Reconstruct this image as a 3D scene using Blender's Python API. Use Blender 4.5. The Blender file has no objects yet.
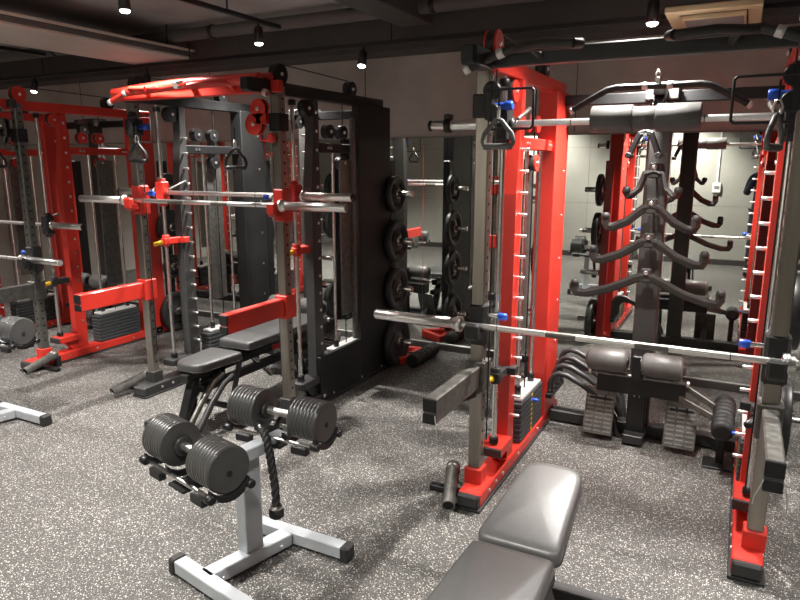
import bpy, math, random
from mathutils import Vector, Matrix
random.seed(7)
S = bpy.context.scene
COL = S.collection
PI = math.pi

# ------------------------------------------------------------------ camera, world, exposure
cam_d = bpy.data.cameras.new('camera')
cam_d.sensor_width = 36.0
cam_d.lens = 650.0 / 800.0 * 36.0
cam_d.clip_start = 0.03
cam = bpy.data.objects.new('camera', cam_d)
COL.objects.link(cam)
cam.location = (0, 0, 1.6)
PITCH = math.atan(137 / 650.0)
YAW = math.atan(345 / math.hypot(650.0, 137.0))
cam.rotation_euler = (PI / 2 - PITCH, 0, YAW)
S.camera = cam

w = bpy.data.worlds.new('world'); S.world = w
w.use_nodes = True
w.node_tree.nodes['Background'].inputs[0].default_value = (0.5, 0.5, 0.52, 1)
w.node_tree.nodes['Background'].inputs[1].default_value = 0.02

S.view_settings.view_transform = 'Standard'
S.view_settings.look = 'None'
S.view_settings.gamma = 1.0
S.view_settings.use_curve_mapping = False
S.view_settings.exposure = 0.85

LAMP_W = 190.0          # watts of one ceiling lamp
LAMP_COL = (1.0, 0.96, 0.91)

# ------------------------------------------------------------------ materials
M = {}
def mat(name, col, metal=0.0, rough=0.5, var=0.12, nscale=14.0, bump=0.0, bscale=200.0, coat=0.0, rvar=0.1, aniso=None):
    m = bpy.data.materials.new(name); m.use_nodes = True
    nt = m.node_tree; N = nt.nodes; L = nt.links
    b = N['Principled BSDF']
    b.inputs['Metallic'].default_value = metal
    b.inputs['Roughness'].default_value = rough
    if coat: b.inputs['Coat Weight'].default_value = coat
    tc = N.new('ShaderNodeTexCoord')
    mp = N.new('ShaderNodeMapping')
    if aniso: mp.inputs['Scale'].default_value = aniso
    L.new(tc.outputs['Object'], mp.inputs[0])
    no = N.new('ShaderNodeTexNoise'); no.inputs['Scale'].default_value = nscale; no.inputs['Detail'].default_value = 5
    L.new(mp.outputs[0], no.inputs['Vector'])
    r = N.new('ShaderNodeValToRGB')
    lo = [c * (1 - var) for c in col]; hi = [min(1, c * (1 + var)) for c in col]
    r.color_ramp.elements[0].position = 0.3; r.color_ramp.elements[1].position = 0.7
    r.color_ramp.elements[0].color = (*lo, 1); r.color_ramp.elements[1].color = (*hi, 1)
    L.new(no.outputs['Fac'], r.inputs[0]); L.new(r.outputs[0], b.inputs['Base Color'])
    mr = N.new('ShaderNodeMapRange'); mr.inputs['To Min'].default_value = max(0.02, rough - rvar); mr.inputs['To Max'].default_value = min(1, rough + rvar)
    L.new(no.outputs['Fac'], mr.inputs['Value']); L.new(mr.outputs[0], b.inputs['Roughness'])
    if bump:
        n2 = N.new('ShaderNodeTexNoise'); n2.inputs['Scale'].default_value = bscale
        L.new(tc.outputs['Object'], n2.inputs['Vector'])
        bp = N.new('ShaderNodeBump'); bp.inputs['Strength'].default_value = bump; bp.inputs['Distance'].default_value = 0.002
        L.new(n2.outputs['Fac'], bp.inputs['Height']); L.new(bp.outputs[0], b.inputs['Normal'])
    M[name] = m
    return m

mat('red', (0.57, 0.030, 0.018), 0, 0.42, 0.06, 6, coat=0.15)
mat('dark_red', (0.30, 0.012, 0.012), 0, 0.35, 0.1, 6, coat=0.2)
mat('black', (0.008, 0.008, 0.0085), 0, 0.42, 0.2, 9)
mat('shroud', (0.009, 0.009, 0.009), 0, 0.5, 0.2, 5)
mat('dark_grey', (0.032, 0.032, 0.032), 0.1, 0.42, 0.1, 8)
mat('column_grey', (0.055, 0.055, 0.054), 0.2, 0.45, 0.1, 8)
mat('stainless', (0.36, 0.33, 0.29), 0.95, 0.30, 0.15, 25, rvar=0.06, aniso=(1, 1, 0.08))
mat('gunmetal', (0.19, 0.185, 0.17), 0.8, 0.45, 0.25, 30)
mat('chrome', (0.80, 0.79, 0.77), 1.0, 0.22, 0.04, 30, rvar=0.05)
mat('bright_chrome', (0.90, 0.89, 0.87), 1.0, 0.33, 0.03, 30, rvar=0.04)
mat('white_steel', (0.72, 0.72, 0.70), 0.5, 0.35, 0.05, 30)
mat('rubber', (0.018, 0.018, 0.018), 0, 0.62, 0.25, 40, bump=0.15)
mat('cast_iron', (0.035, 0.035, 0.035), 0.2, 0.42, 0.2, 30, bump=0.1)
mat('handle_grey', (0.036, 0.034, 0.031), 0.0, 0.5, 0.1, 20)
mat('handle_pewter', (0.16, 0.16, 0.155), 0.4, 0.5, 0.1, 20)
mat('foam', (0.12, 0.117, 0.112), 0, 0.42, 0.08, 30, bump=0.1, bscale=120)
mat('disc_iron', (0.075, 0.075, 0.073), 0.35, 0.33, 0.12, 15)
mat('vinyl', (0.11, 0.11, 0.108), 0, 0.40, 0.08, 60, bump=0.25, bscale=260)
M['vinyl'].node_tree.nodes['Principled BSDF'].inputs['Specular IOR Level'].default_value = 0.9
mat('vinyl_back', (0.05, 0.05, 0.05), 0, 0.42, 0.08, 60, bump=0.25, bscale=260)
mat('vinyl_side', (0.02, 0.02, 0.02), 0, 0.5, 0.1, 60)
mat('stand_paint', (0.50, 0.53, 0.56), 0.3, 0.38, 0.06, 12)
mat('blue', (0.02, 0.10, 0.62), 0, 0.35, 0.08, 20)
mat('yellow', (0.85, 0.52, 0.02), 0, 0.4, 0.08, 20)
mat('hole', (0.004, 0.004, 0.004), 0, 0.8, 0.1, 20)
mat('stack_iron', (0.045, 0.047, 0.05), 0.2, 0.5, 0.15, 20)
mat('cream', (0.62, 0.50, 0.30), 0, 0.5, 0.05, 8)
mat('vent_grey', (0.22, 0.21, 0.20), 0, 0.6, 0.08, 8)
mat('duct_pale', (0.66, 0.60, 0.54), 0, 0.6, 0.08, 3)
mat('duct_dark', (0.11, 0.102, 0.097), 0, 0.65, 0.15, 3)
mat('ceiling_paint', (0.40, 0.38, 0.37), 0, 0.8, 0.25, 1.6, bump=0.2, bscale=40)
mat('beam_paint', (0.075, 0.07, 0.067), 0, 0.7, 0.2, 2)
mat('plug_white', (0.8, 0.8, 0.78), 0, 0.4, 0.03, 10)
mat('base_dark', (0.05, 0.045, 0.042), 0, 0.5, 0.15, 6)
mat('skin', (0.55, 0.34, 0.25), 0, 0.55, 0.08, 20)
mat('hair', (0.012, 0.010, 0.009), 0, 0.5, 0.3, 40)
mat('navy_cloth', (0.018, 0.024, 0.04), 0, 0.85, 0.2, 30)
mat('trouser_cloth', (0.02, 0.02, 0.022), 0, 0.85, 0.2, 30)
mat('towel', (0.8, 0.79, 0.77), 0, 0.9, 0.05, 50)

def emis(name, col, st):
    m = bpy.data.materials.new(name); m.use_nodes = True
    b = m.node_tree.nodes['Principled BSDF']
    b.inputs['Base Color'].default_value = (*col, 1)
    b.inputs['Emission Color'].default_value = (*col, 1); b.inputs['Emission Strength'].default_value = st
    M[name] = m
emis('lamp_glow', (1.0, 0.95, 0.88), 14.0)

def mirror_mat():
    m = bpy.data.materials.new('mirror_glass'); m.use_nodes = True
    b = m.node_tree.nodes['Principled BSDF']
    b.inputs['Base Color'].default_value = (0.80, 0.82, 0.78, 1)
    b.inputs['Metallic'].default_value = 1.0; b.inputs['Roughness'].default_value = 0.012
    M['mirror_glass'] = m
mirror_mat()

def floor_mat():
    m = bpy.data.materials.new('speckled_rubber'); m.use_nodes = True
    nt = m.node_tree; N = nt.nodes; L = nt.links; b = N['Principled BSDF']
    tc = N.new('ShaderNodeTexCoord')
    def vor(scale, thr, soft, dens):
        # irregular chips: distorted voronoi cells, only part of the cells carries a chip
        ns = N.new('ShaderNodeTexNoise'); ns.inputs['Scale'].default_value = scale * 1.3; ns.inputs['Detail'].default_value = 2
        L.new(tc.outputs['Object'], ns.inputs['Vector'])
        mx = N.new('ShaderNodeMix'); mx.data_type = 'VECTOR'; mx.inputs['Factor'].default_value = 0.006
        L.new(tc.outputs['Object'], mx.inputs[4]); L.new(ns.outputs['Color'], mx.inputs[5])
        v = N.new('ShaderNodeTexVoronoi'); v.inputs['Scale'].default_value = scale; v.inputs['Randomness'].default_value = 1.0
        L.new(mx.outputs[1], v.inputs['Vector'])
        sep = N.new('ShaderNodeSeparateColor'); L.new(v.outputs['Color'], sep.inputs[0])
        # radius of a chip varies per cell
        rad = N.new('ShaderNodeMapRange'); rad.inputs['From Min'].default_value = 1 - dens; rad.inputs['From Max'].default_value = 1.0
        rad.inputs['To Min'].default_value = 0.0; rad.inputs['To Max'].default_value = thr
        L.new(sep.outputs[0], rad.inputs['Value'])
        sub = N.new('ShaderNodeMath'); sub.operation = 'SUBTRACT'
        L.new(rad.outputs[0], sub.inputs[0]); L.new(v.outputs['Distance'], sub.inputs[1])
        st = N.new('ShaderNodeMapRange'); st.inputs['From Min'].default_value = 0; st.inputs['From Max'].default_value = soft
        L.new(sub.outputs[0], st.inputs['Value'])
        return st.outputs[0]
    a = vor(150.0, 0.56, 0.12, 0.60)
    c = vor(300.0, 0.58, 0.16, 0.55)
    mxv = N.new('ShaderNodeMath'); mxv.operation = 'MAXIMUM'
    c2 = N.new('ShaderNodeMath'); c2.operation = 'MULTIPLY'; c2.inputs[1].default_value = 0.7
    L.new(c, c2.inputs[0]); L.new(a, mxv.inputs[0]); L.new(c2.outputs[0], mxv.inputs[1])
    big = N.new('ShaderNodeTexNoise'); big.inputs['Scale'].default_value = 1.1; big.inputs['Detail'].default_value = 4
    L.new(tc.outputs['Object'], big.inputs['Vector'])
    rb = N.new('ShaderNodeValToRGB')
    rb.color_ramp.elements[0].color = (0.042, 0.040, 0.037, 1); rb.color_ramp.elements[1].color = (0.066, 0.063, 0.058, 1)
    L.new(big.outputs['Fac'], rb.inputs[0])
    mc = N.new('ShaderNodeMix'); mc.data_type = 'RGBA'
    L.new(mxv.outputs[0], mc.inputs['Factor']); L.new(rb.outputs[0], mc.inputs[6]); mc.inputs[7].default_value = (0.58, 0.55, 0.51, 1)
    L.new(mc.outputs[2], b.inputs['Base Color'])
    b.inputs['Roughness'].default_value = 0.62
    bp = N.new('ShaderNodeBump'); bp.inputs['Strength'].default_value = 0.25; bp.inputs['Distance'].default_value = 0.002
    L.new(mxv.outputs[0], bp.inputs['Height']); L.new(bp.outputs[0], b.inputs['Normal'])
    M['speckled_rubber'] = m
floor_mat()

def concrete(name, dark, light, scale=1.2):
    m = bpy.data.materials.new(name); m.use_nodes = True
    nt = m.node_tree; N = nt.nodes; L = nt.links; b = N['Principled BSDF']
    tc = N.new('ShaderNodeTexCoord')
    n1 = N.new('ShaderNodeTexNoise'); n1.inputs['Scale'].default_value = scale; n1.inputs['Detail'].default_value = 8; n1.inputs['Roughness'].default_value = 0.62
    L.new(tc.outputs['Object'], n1.inputs['Vector'])
    r = N.new('ShaderNodeValToRGB'); r.color_ramp.elements[0].position = 0.32; r.color_ramp.elements[1].position = 0.68
    r.color_ramp.elements[0].color = (*dark, 1); r.color_ramp.elements[1].color = (*light, 1)
    L.new(n1.outputs['Fac'], r.inputs[0]); L.new(r.outputs[0], b.inputs['Base Color'])
    n2 = N.new('ShaderNodeTexNoise'); n2.inputs['Scale'].default_value = 60
    L.new(tc.outputs['Object'], n2.inputs['Vector'])
    bp = N.new('ShaderNodeBump'); bp.inputs['Strength'].default_value = 0.2; bp.inputs['Distance'].default_value = 0.004
    L.new(n2.outputs['Fac'], bp.inputs['Height']); L.new(bp.outputs[0], b.inputs['Normal'])
    b.inputs['Roughness'].default_value = 0.82
    M[name] = m
concrete('concrete_dark', (0.33, 0.295, 0.27), (0.52, 0.475, 0.435))
concrete('concrete_light', (0.33, 0.325, 0.29), (0.44, 0.43, 0.385), 0.9)

def tread_mat():
    m = mat('tread_plate', (0.34, 0.34, 0.335), 0.7, 0.38, 0.1, 30)
    return m
tread_mat()

# ------------------------------------------------------------------ mesh builder
class MB:
    def __init__(s): s.v = []; s.f = []; s.sm = []
    def add(s, vs, fs, sm=False):
        o = len(s.v); s.v += [tuple(p) for p in vs]
        for f in fs: s.f.append(tuple(i + o for i in f)); s.sm.append(sm)
        return s
    def box(s, c, d, ch=None, R=None):
        hx, hy, hz = d[0] / 2, d[1] / 2, d[2] / 2
        if ch is None: ch = min(0.004, min(d) * 0.2)
        vs = []; idx = {}
        for sx in (-1, 1):
            for sy in (-1, 1):
                for sz in (-1, 1):
                    for a in range(3):
                        p = [sx * hx, sy * hy, sz * hz]
                        for k in range(3):
                            if k != a: p[k] -= (sx, sy, sz)[k] * ch
                        idx[(sx, sy, sz, a)] = len(vs); vs.append(Vector(p))
        fs = []
        for a in range(3):
            b, c2 = (a + 1) % 3, (a + 2) % 3
            for sg in (-1, 1):
                q = []
                for (u, v) in ((-1, -1), (1, -1), (1, 1), (-1, 1)):
                    k = [0, 0, 0]; k[a] = sg; k[b] = u; k[c2] = v; q.append(idx[(*k, a)])
                fs.append(q if sg > 0 else q[::-1])
        for a in range(3):          # edges parallel to a
            b, c2 = (a + 1) % 3, (a + 2) % 3
            for u in (-1, 1):
                for v in (-1, 1):
                    k0 = [0, 0, 0]; k0[a] = -1; k0[b] = u; k0[c2] = v
                    k1 = list(k0); k1[a] = 1
                    q = [idx[(*k0, b)], idx[(*k1, b)], idx[(*k1, c2)], idx[(*k0, c2)]]
                    fs.append(q if u * v < 0 else q[::-1])
        for sx in (-1, 1):
            for sy in (-1, 1):
                for sz in (-1, 1):
                    t = [idx[(sx, sy, sz, a)] for a in range(3)]
                    fs.append(t if sx * sy * sz > 0 else t[::-1])
        c = Vector(c)
        if R is not None: vs = [R @ p for p in vs]
        return s.add([p + c for p in vs], fs)
    def bx(s, x0, x1, y0, y1, z0, z1, ch=None):
        return s.box(((x0 + x1) / 2, (y0 + y1) / 2, (z0 + z1) / 2), (abs(x1 - x0), abs(y1 - y0), abs(z1 - z0)), ch)
    def beam(s, p0, p1, wx, wz, up=(0, 0, 1), ch=None):
        p0, p1 = Vector(p0), Vector(p1); d = p1 - p0; ln = d.length; d.normalize()
        up = Vector(up); x = d.cross(up)
        if x.length < 1e-4: x = d.cross(Vector((0, 1, 0)))
        x.normalize(); z = x.cross(d)
        R = Matrix((x, d, z)).transposed()
        return s.box((p0 + p1) / 2, (wx, ln, wz), ch, R)
    def cyl(s, p0, p1, r0, r1=None, n=14, caps=True, ch=0.0):
        if r1 is None: r1 = r0
        p0, p1 = Vector(p0), Vector(p1); d = (p1 - p0); ln = d.length; d.normalize()
        a = Vector((0, 0, 1)) if abs(d.z) < 0.9 else Vector((1, 0, 0))
        x = d.cross(a).normalized(); y = d.cross(x)
        prof = [(0, r0), (ln, r1)]
        if ch: prof = [(0, r0 - ch), (ch, r0), (ln - ch, r1), (ln, r1 - ch)]
        return s._lathe(p0, d, x, y, prof, n, caps)
    def _lathe(s, p0, d, x, y, prof, n, caps):
        vs = []
        for (t, r) in prof:
            for k in range(n):
                an = 2 * PI * k / n
                vs.append(p0 + d * t + (x * math.cos(an) + y * math.sin(an)) * r)
        fs = []
        for i in range(len(prof) - 1):
            for k in range(n):
                a, b = i * n + k, i * n + (k + 1) % n
                fs.append((a, a + n, b + n, b))
        # d,x,y : y = d x x -> (x,y,d) orientation
        s.add(vs, fs, True)
        if caps:
            t, r = prof[0]
            if r > 1e-5: s.add([p0 + d * t + (x * math.cos(2 * PI * k / n) + y * math.sin(2 * PI * k / n)) * r for k in range(n)], [tuple(range(n))])
            t, r = prof[-1]
            if r > 1e-5: s.add([p0 + d * t + (x * math.cos(2 * PI * k / n) + y * math.sin(2 * PI * k / n)) * r for k in range(n)], [tuple(range(n))[::-1]])
        return s
    def lathe(s, p0, axis, prof, n=24, caps=True):
        d = Vector(axis).normalized(); a = Vector((0, 0, 1)) if abs(d.z) < 0.9 else Vector((1, 0, 0))
        x = d.cross(a).normalized(); y = d.cross(x)
        return s._lathe(Vector(p0), d, x, y, prof, n, caps)
    def tube(s, pts, r, n=10, closed=False, sq=None, smooth=True):
        """sweep a round (or w,h rectangular) section along points"""
        P = [Vector(p) for p in pts]; m = len(P); rings = []
        prev = None
        for i in range(m):
            if closed: t = P[(i + 1) % m] - P[i - 1]
            elif i == 0: t = P[1] - P[0]
            elif i == m - 1: t = P[-1] - P[-2]
            else: t = (P[i + 1] - P[i]).normalized() + (P[i] - P[i - 1]).normalized()
            t.normalize()
            if prev is None:
                a = Vector((0, 0, 1)) if abs(t.z) < 0.9 else Vector((0, 1, 0))
                x = t.cross(a).normalized()
            else:
                x = (prev - t * prev.dot(t)).normalized()
            prev = x; y = t.cross(x)
            rr = r[i] if isinstance(r, (list, tuple)) else r
            if sq:
                ring = [P[i] + x * (u * sq[0] / 2) + y * (v * sq[1] / 2) for (u, v) in ((-1, -.6), (-.6, -1), (.6, -1), (1, -.6), (1, .6), (.6, 1), (-.6, 1), (-1, .6))]
            else:
                ring = [P[i] + (x * math.cos(2 * PI * k / n) + y * math.sin(2 * PI * k / n)) * rr for k in range(n)]
            rings.append(ring)
        if sq: n = 8
        vs = [p for ring in rings for p in ring]; fs = []
        for i in range(m if closed else m - 1):
            j = (i + 1) % m
            for k in range(n):
                k2 = (k + 1) % n
                fs.append((i * n + k, i * n + k2, j * n + k2, j * n + k))
        s.add(vs, fs, smooth)
        if not closed:
            s.add(rings[0], [tuple(range(n))[::-1]]); s.add(rings[-1], [tuple(range(n))])
        return s
    def prism(s, poly, plane, a0, a1):
        """extrude 2-D polygon; plane 'yz' -> extruded along x, 'xz' -> along y, 'xy' -> along z"""
        def mk(p, a):
            if plane == 'yz': return (a, p[0], p[1])
            if plane == 'xz': return (p[0], a, p[1])
            return (p[0], p[1], a)
        n = len(poly)
        lo = [mk(p, a0) for p in poly]; hi = [mk(p, a1) for p in poly]
        s.add(lo, [tuple(range(n))]); s.add(hi, [tuple(range(n))])
        for i in range(n):
            j = (i + 1) % n
            s.add([lo[i], lo[j], hi[j], hi[i]], [(0, 1, 2, 3)])
        return s
    def mesh(s, name):
        me = bpy.data.meshes.new(name); me.from_pydata(s.v, [], s.f)
        me.polygons.foreach_set('use_smooth', s.sm); me.update()
        import bmesh
        bm = bmesh.new(); bm.from_mesh(me); bmesh.ops.recalc_face_normals(bm, faces=bm.faces); bm.to_mesh(me); bm.free()
        return me
    def build(s, name, material, parent=None, loc=None):
        me = s.mesh(name); me.materials.append(M[material] if isinstance(material, str) else material)
        return link(name, me, parent, loc)

def link(name, me, parent=None, loc=None, rot=None):
    o = bpy.data.objects.new(name, me); COL.objects.link(o)
    if parent is not None: o.parent = parent
    if loc is not None: o.location = loc
    if rot is not None: o.rotation_euler = rot
    return o
def thing(name, label, cat, loc=(0, 0, 0), rotz=0, group=None):
    o = bpy.data.objects.new(name, None); COL.objects.link(o); o.empty_display_size = 0.05
    o.location = loc; o.rotation_euler = (0, 0, rotz); o['label'] = label; o['category'] = cat
    if group: o['group'] = group
    return o
def tag(o, label, cat, group=None):
    o['label'] = label; o['category'] = cat
    if group: o['group'] = group
    return o
def struct(o): o['kind'] = 'structure'; return o
def B(x0, x1, y0, y1, z0, z1, ch=None): return MB().bx(x0, x1, y0, y1, z0, z1, ch)
def Cy(p0, p1, r, n=14, ch=0.0): return MB().cyl(p0, p1, r, n=n, ch=ch)

# ------------------------------------------------------------------ room
YM = 5.03                      # mirror plane
XL, XR, YF, ZC = -8.2, 3.4, -1.47, 2.75
def quad(name, pts, m):
    me = bpy.data.meshes.new(name); me.from_pydata(pts, [], [(0, 1, 2, 3)]); me.materials.append(M[m])
    return struct(link(name, me))
struct(B(XL - .1, XR + .1, YF - .1, YM + .12, -0.1, 0.0, 0).build('floor', 'speckled_rubber'))
struct(B(XL - .1, XR + .1, YF - .1, YM + .12, ZC, ZC + 0.1, 0).build('ceiling', 'ceiling_paint'))
struct(B(XL - .1, XR + .1, YM + 0.006, YM + .12, 0, ZC, 0).build('wall_back', 'concrete_dark'))
struct(B(XL - .1, XR + .1, YF - .1, YF, 0, ZC, 0).build('wall_front', 'concrete_light'))
struct(B(XL - .1, XL, YF, YM, 0, ZC, 0).build('wall_left', 'concrete_dark'))
struct(B(XR, XR + .1, YF, YM, 0, ZC, 0).build('wall_right', 'concrete_light'))
struct(B(XL, XR, YM - 0.02, YM + .006, 0, 0.055, 0.003).build('baseboard_back', 'base_dark'))
struct(B(XL, XR, YF, YF + .015, 0, 0.09, 0.003).build('baseboard_front', 'base_dark'))
mir = thing('wall_mirror', 'frameless wall mirror along the whole concrete back wall', 'mirror', (0, YM, 0.06))
xs = [XL + 0.02 + i * 1.93 for i in range(7)]
for i in range(6):
    B(xs[i], xs[i + 1] - 0.002, -0.0, 0.005, 0, 1.745, 0.0008).build('mirror_pane', 'mirror_glass', mir)
B(XL + .02, XR - .02, -0.006, 0.005, 1.745, 1.755, 0.001).build('top_channel', 'vent_grey', mir)
B(XL + .02, XR - .02, -0.008, 0.005, -0.008, 0.0, 0.001).build('bottom_channel', 'white_steel', mir)
# joints of the cast concrete above the mirror, built as thin grooves lines proud by a hair
for i, x in enumerate((-6.6, -4.7, -2.95, -1.15, 0.65, 2.4)):
    struct(B(x - .003, x + .003, YM + .003, YM + .008, 1.83, ZC, 0).build('trim_%d' % (i + 1), 'base_dark'))
for i, z in enumerate((0.93, 1.86)):
    struct(B(XL, XR, YF - .004, YF + .002, z - .003, z + .003, 0).build('trim_%d' % (i + 7), 'vent_grey'))
for i in range(7):
    x = -6.4 + i * 1.35
    struct(B(x - .003, x + .003, YF - .004, YF + .002, 0.1, ZC, 0).build('trim_%d' % (i + 9), 'vent_grey'))
# ceiling: beams, duct, conduits
struct(B(-1.9, XR, 3.15, 3.40, 2.60, ZC, 0.004).build('trim_17', 'beam_paint'))
struct(B(XL, XR, 4.75, YM, 2.46, ZC, 0.004).build('trim_18', 'beam_paint'))
struct(B(-2.35, -2.10, -1.9, 4.55, 2.58, ZC, 0.004).build('trim_19', 'beam_paint'))

# ------------------------------------------------------------------ ceiling fittings
d = thing('ceiling_duct', 'long pale rectangular duct panel hanging under the ceiling above red station', 'duct', (-4.80, 2.1, 2.5))
B(-0.38, 0.38, -2.4, 2.45, 0.02, 0.075, 0.006).build('duct_body', 'duct_dark', d)
B(-0.36, 0.36, -2.4, 2.43, 0.0, 0.02, 0.004).build('bottom_panel', 'duct_pale', d)
B(0.375, 0.392, -2.4, 2.46, 0.058, 0.078, 0.003).build('edge_strip', 'duct_pale', d)
B(-0.38, 0.392, 2.44, 2.46, 0.058, 0.078, 0.003).build('edge_strip', 'duct_pale', d)
for x in (-0.33, 0.33):
    for y in (-1.6, 0.4, 2.2): Cy((x, y, 0.075), (x, y, 0.25), 0.006, 8).build('hanger_rod', 'black', d)

ac = thing('ceiling_air_vent', 'cream framed square air conditioning vent in the dark ceiling', 'air vent', (-0.225, 4.22, 2.375))
ac.scale = (.86, 1, 1)
fr = MB()
for (x0, x1, y0, y1) in ((-.27, .27, -.29, -.21), (-.27, .27, .22, .29), (-.27, -.19, -.21, .22), (.19, .27, -.21, .22)):
    fr.bx(x0, x1, y0, y1, 0, 0.035, 0.006)
fr.build('frame', 'cream', ac)
B(-.19, .19, -.21, .22, 0.03, 0.05, 0.001).build('recess', 'hole', ac)
B(-.17, .17, -.13, .22, -0.012, 0.012, 0.004).build('grille_panel', 'vent_grey', ac)
gb = MB()
for (x0, x1, y0, y1) in ((-.185, .185, -.145, -.13), (-.185, -.17, -.13, .22), (.17, .185, -.13, .22)): gb.bx(x0, x1, y0, y1, -0.014, 0.012, 0.003)
gb.build('grille_border', 'cream', ac)
B(-.25, .25, -.27, .27, 0.035, 0.33, 0.004).build('casing', 'beam_paint', ac)

def track(label, p0, p1, rods):
    t = thing('lighting_track', label, 'light track', p0)
    e = Vector(p1) - Vector(p0)
    MB().beam((0, 0, 0), e, 0.032, 0.03).build('rail', 'black', t)
    for k in rods:
        q = e * k; MB().cyl((q.x, q.y, 0.012), (q.x, q.y, ZC - p0[2]), 0.006, n=8).build('hanger_rod', 'black', t)
TRK = 2.60
track('black lighting track running along the back wall above the mirror', (-7.4, 4.48, 2.47), (2.6, 4.48, 2.47), (.1, .3, .5, .7, .9))
track('black lighting track running towards the mirror over the black station', (-3.2, 0.4, TRK), (-3.2, 4.2, TRK), (.15, .5, .85))
track('black lighting track running towards the mirror over the foreground bench', (-0.95, -1.4, TRK), (-0.95, 2.9, TRK), (.15, .5, .85))
track('short black lighting track over the red station in front of the mirror', (-0.49, 2.1, 2.585), (-0.49, 4.0, 2.585), (.2, .8))
track('black lighting track running towards the mirror at the far left', (-5.95, 0.2, TRK), (-5.95, 4.2, TRK), (.15, .5, .85))
def lamp(x, y, label, aim=(0, 0, -1), pw=1.0, ztop=TRK - 0.015, ang=112, stem=.035):
    t = thing('ceiling_spotlight', label, 'spotlight', (x, y, ztop), group='track spotlights')
    a = Vector(aim).normalized()
    Cy((0, 0, 0), (0, 0, -stem), 0.010, 10).build('stem', 'black', t)
    c0 = Vector((0, 0, -stem)); c1 = c0 + a * 0.105
    MB().lathe(c0 - a * 0.01, a, [(0, 0.022), (0.015, 0.030), (0.112, 0.034), (0.112, 0.030)], 18, True).build('lamp_head', 'black', t)
    MB().lathe(c1, a, [(0, 0.0285), (0.006, 0.027), (0.012, 0.018), (0.014, 0.004)], 18, True).build('lens', 'lamp_glow', t)
    ld = bpy.data.lights.new('spot_beam', 'SPOT'); ld.energy = LAMP_W * pw; ld.color = LAMP_COL
    ld.spot_size = math.radians(ang); ld.spot_blend = 0.8; ld.shadow_soft_size = 0.04
    lo = bpy.data.objects.new('spot_beam', ld); COL.objects.link(lo); lo.parent = t
    lo.location = c1 + a * 0.03; lo.rotation_euler = a.to_track_quat('-Z', 'Y').to_euler()
    return t
ZW = 2.455
lamp(-3.2, 2.78, 'bright spotlight nearest the top edge, beside the pale duct', pw=.75)
lamp(-3.2, 3.95, 'black cylinder spotlight hanging from the track above the black station', pw=.9)
lamp(-2.64, 4.48, 'brightest spotlight on the wall track above the black panel', ztop=ZW, pw=.3, aim=(0, -.25, -1))
lamp(-4.93, 4.48, 'small spotlight on the wall track between the two left stations', ztop=ZW, stem=.07, pw=.3, aim=(0, -.25, -1))
lamp(-6.55, 4.48, 'small spotlight on the wall track at the far left', ztop=ZW, pw=.3, aim=(0, -.25, -1))
lamp(-0.49, 3.75, 'spotlight hanging left of the cream air vent', ztop=2.57, stem=.165, pw=1.25)
lamp(-0.49, 2.98, 'unseen spotlight added to light the foam bar pad from above', pw=.62)  # added, unseen: brightens the top of the bar pad and the chrome
lamp(-0.95, 0.35, 'unseen fill spotlight added above the photographer', pw=0.8)  # added fill above the camera, never in view
lamp(-3.2, 1.55, 'unseen fill spotlight added to brighten the open floor', pw=1.4)  # added fill, unseen, lifts the floor between the left stations and foreground
lamp(-5.95, 2.3, 'unseen fill spotlight added over the far left station', pw=1.2)  # added fill for the far left station, not in view
lamp(-5.95, 0.6, 'unseen fill spotlight added in the left corner', pw=1.2)  # added fill for the left corner, not in view
lamp(-0.95, -.55, 'unseen spotlight added to brighten the rear wall', pw=1.0, aim=(0, -.45, -1))  # added lamp aimed at the rear wall to brighten its reflection
lamp(1.3, 3.4, 'unseen fill spotlight added right of the red station', pw=.8)  # added fill from the right side, unseen
lamp(1.3, 1.0, 'unseen fill spotlight added right of the camera', pw=.7)  # added fill beside the camera, unseen
lamp(-3.2, -.55, 'unseen spotlight added to brighten the rear wall of the open floor', pw=1.0, ztop=ZC, aim=(0, -.45, -1))  # second added lamp aimed at the rear wall, unseen

pp = thing('ceiling_pipe', 'dark grey round pipe crossing under the ceiling near the cream vent', 'pipe', (0, 4.35, 2.66))
Cy((XL + .02, 0, 0), (XR - .02, 0, 0), 0.05, 16).build('pipe_run', 'duct_dark', pp)
for x in (-6, -4, -2, 0, 2): MB().lathe((x - .02, 0, 0), (1, 0, 0), [(0, .052), (0.004, .058), (.036, .058), (.04, .052)], 16).build('clamp', 'black', pp)
pp = thing('ceiling_pipe', 'fat round duct under the ceiling above the red uprights', 'pipe', (-1.55, 2.35, 2.60))
Cy((-1.2, 0, 0), (4.9, 0, 0), 0.13, 20).build('pipe_run', 'duct_dark', pp)

# ------------------------------------------------------------------ training station
_shared = {}
def shared(key, fn):
    if key not in _shared: _shared[key] = fn()
    return _shared[key]
def with_mat(mb, name, material):
    me = mb.mesh(name); me.materials.append(M[material]); return me

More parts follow.
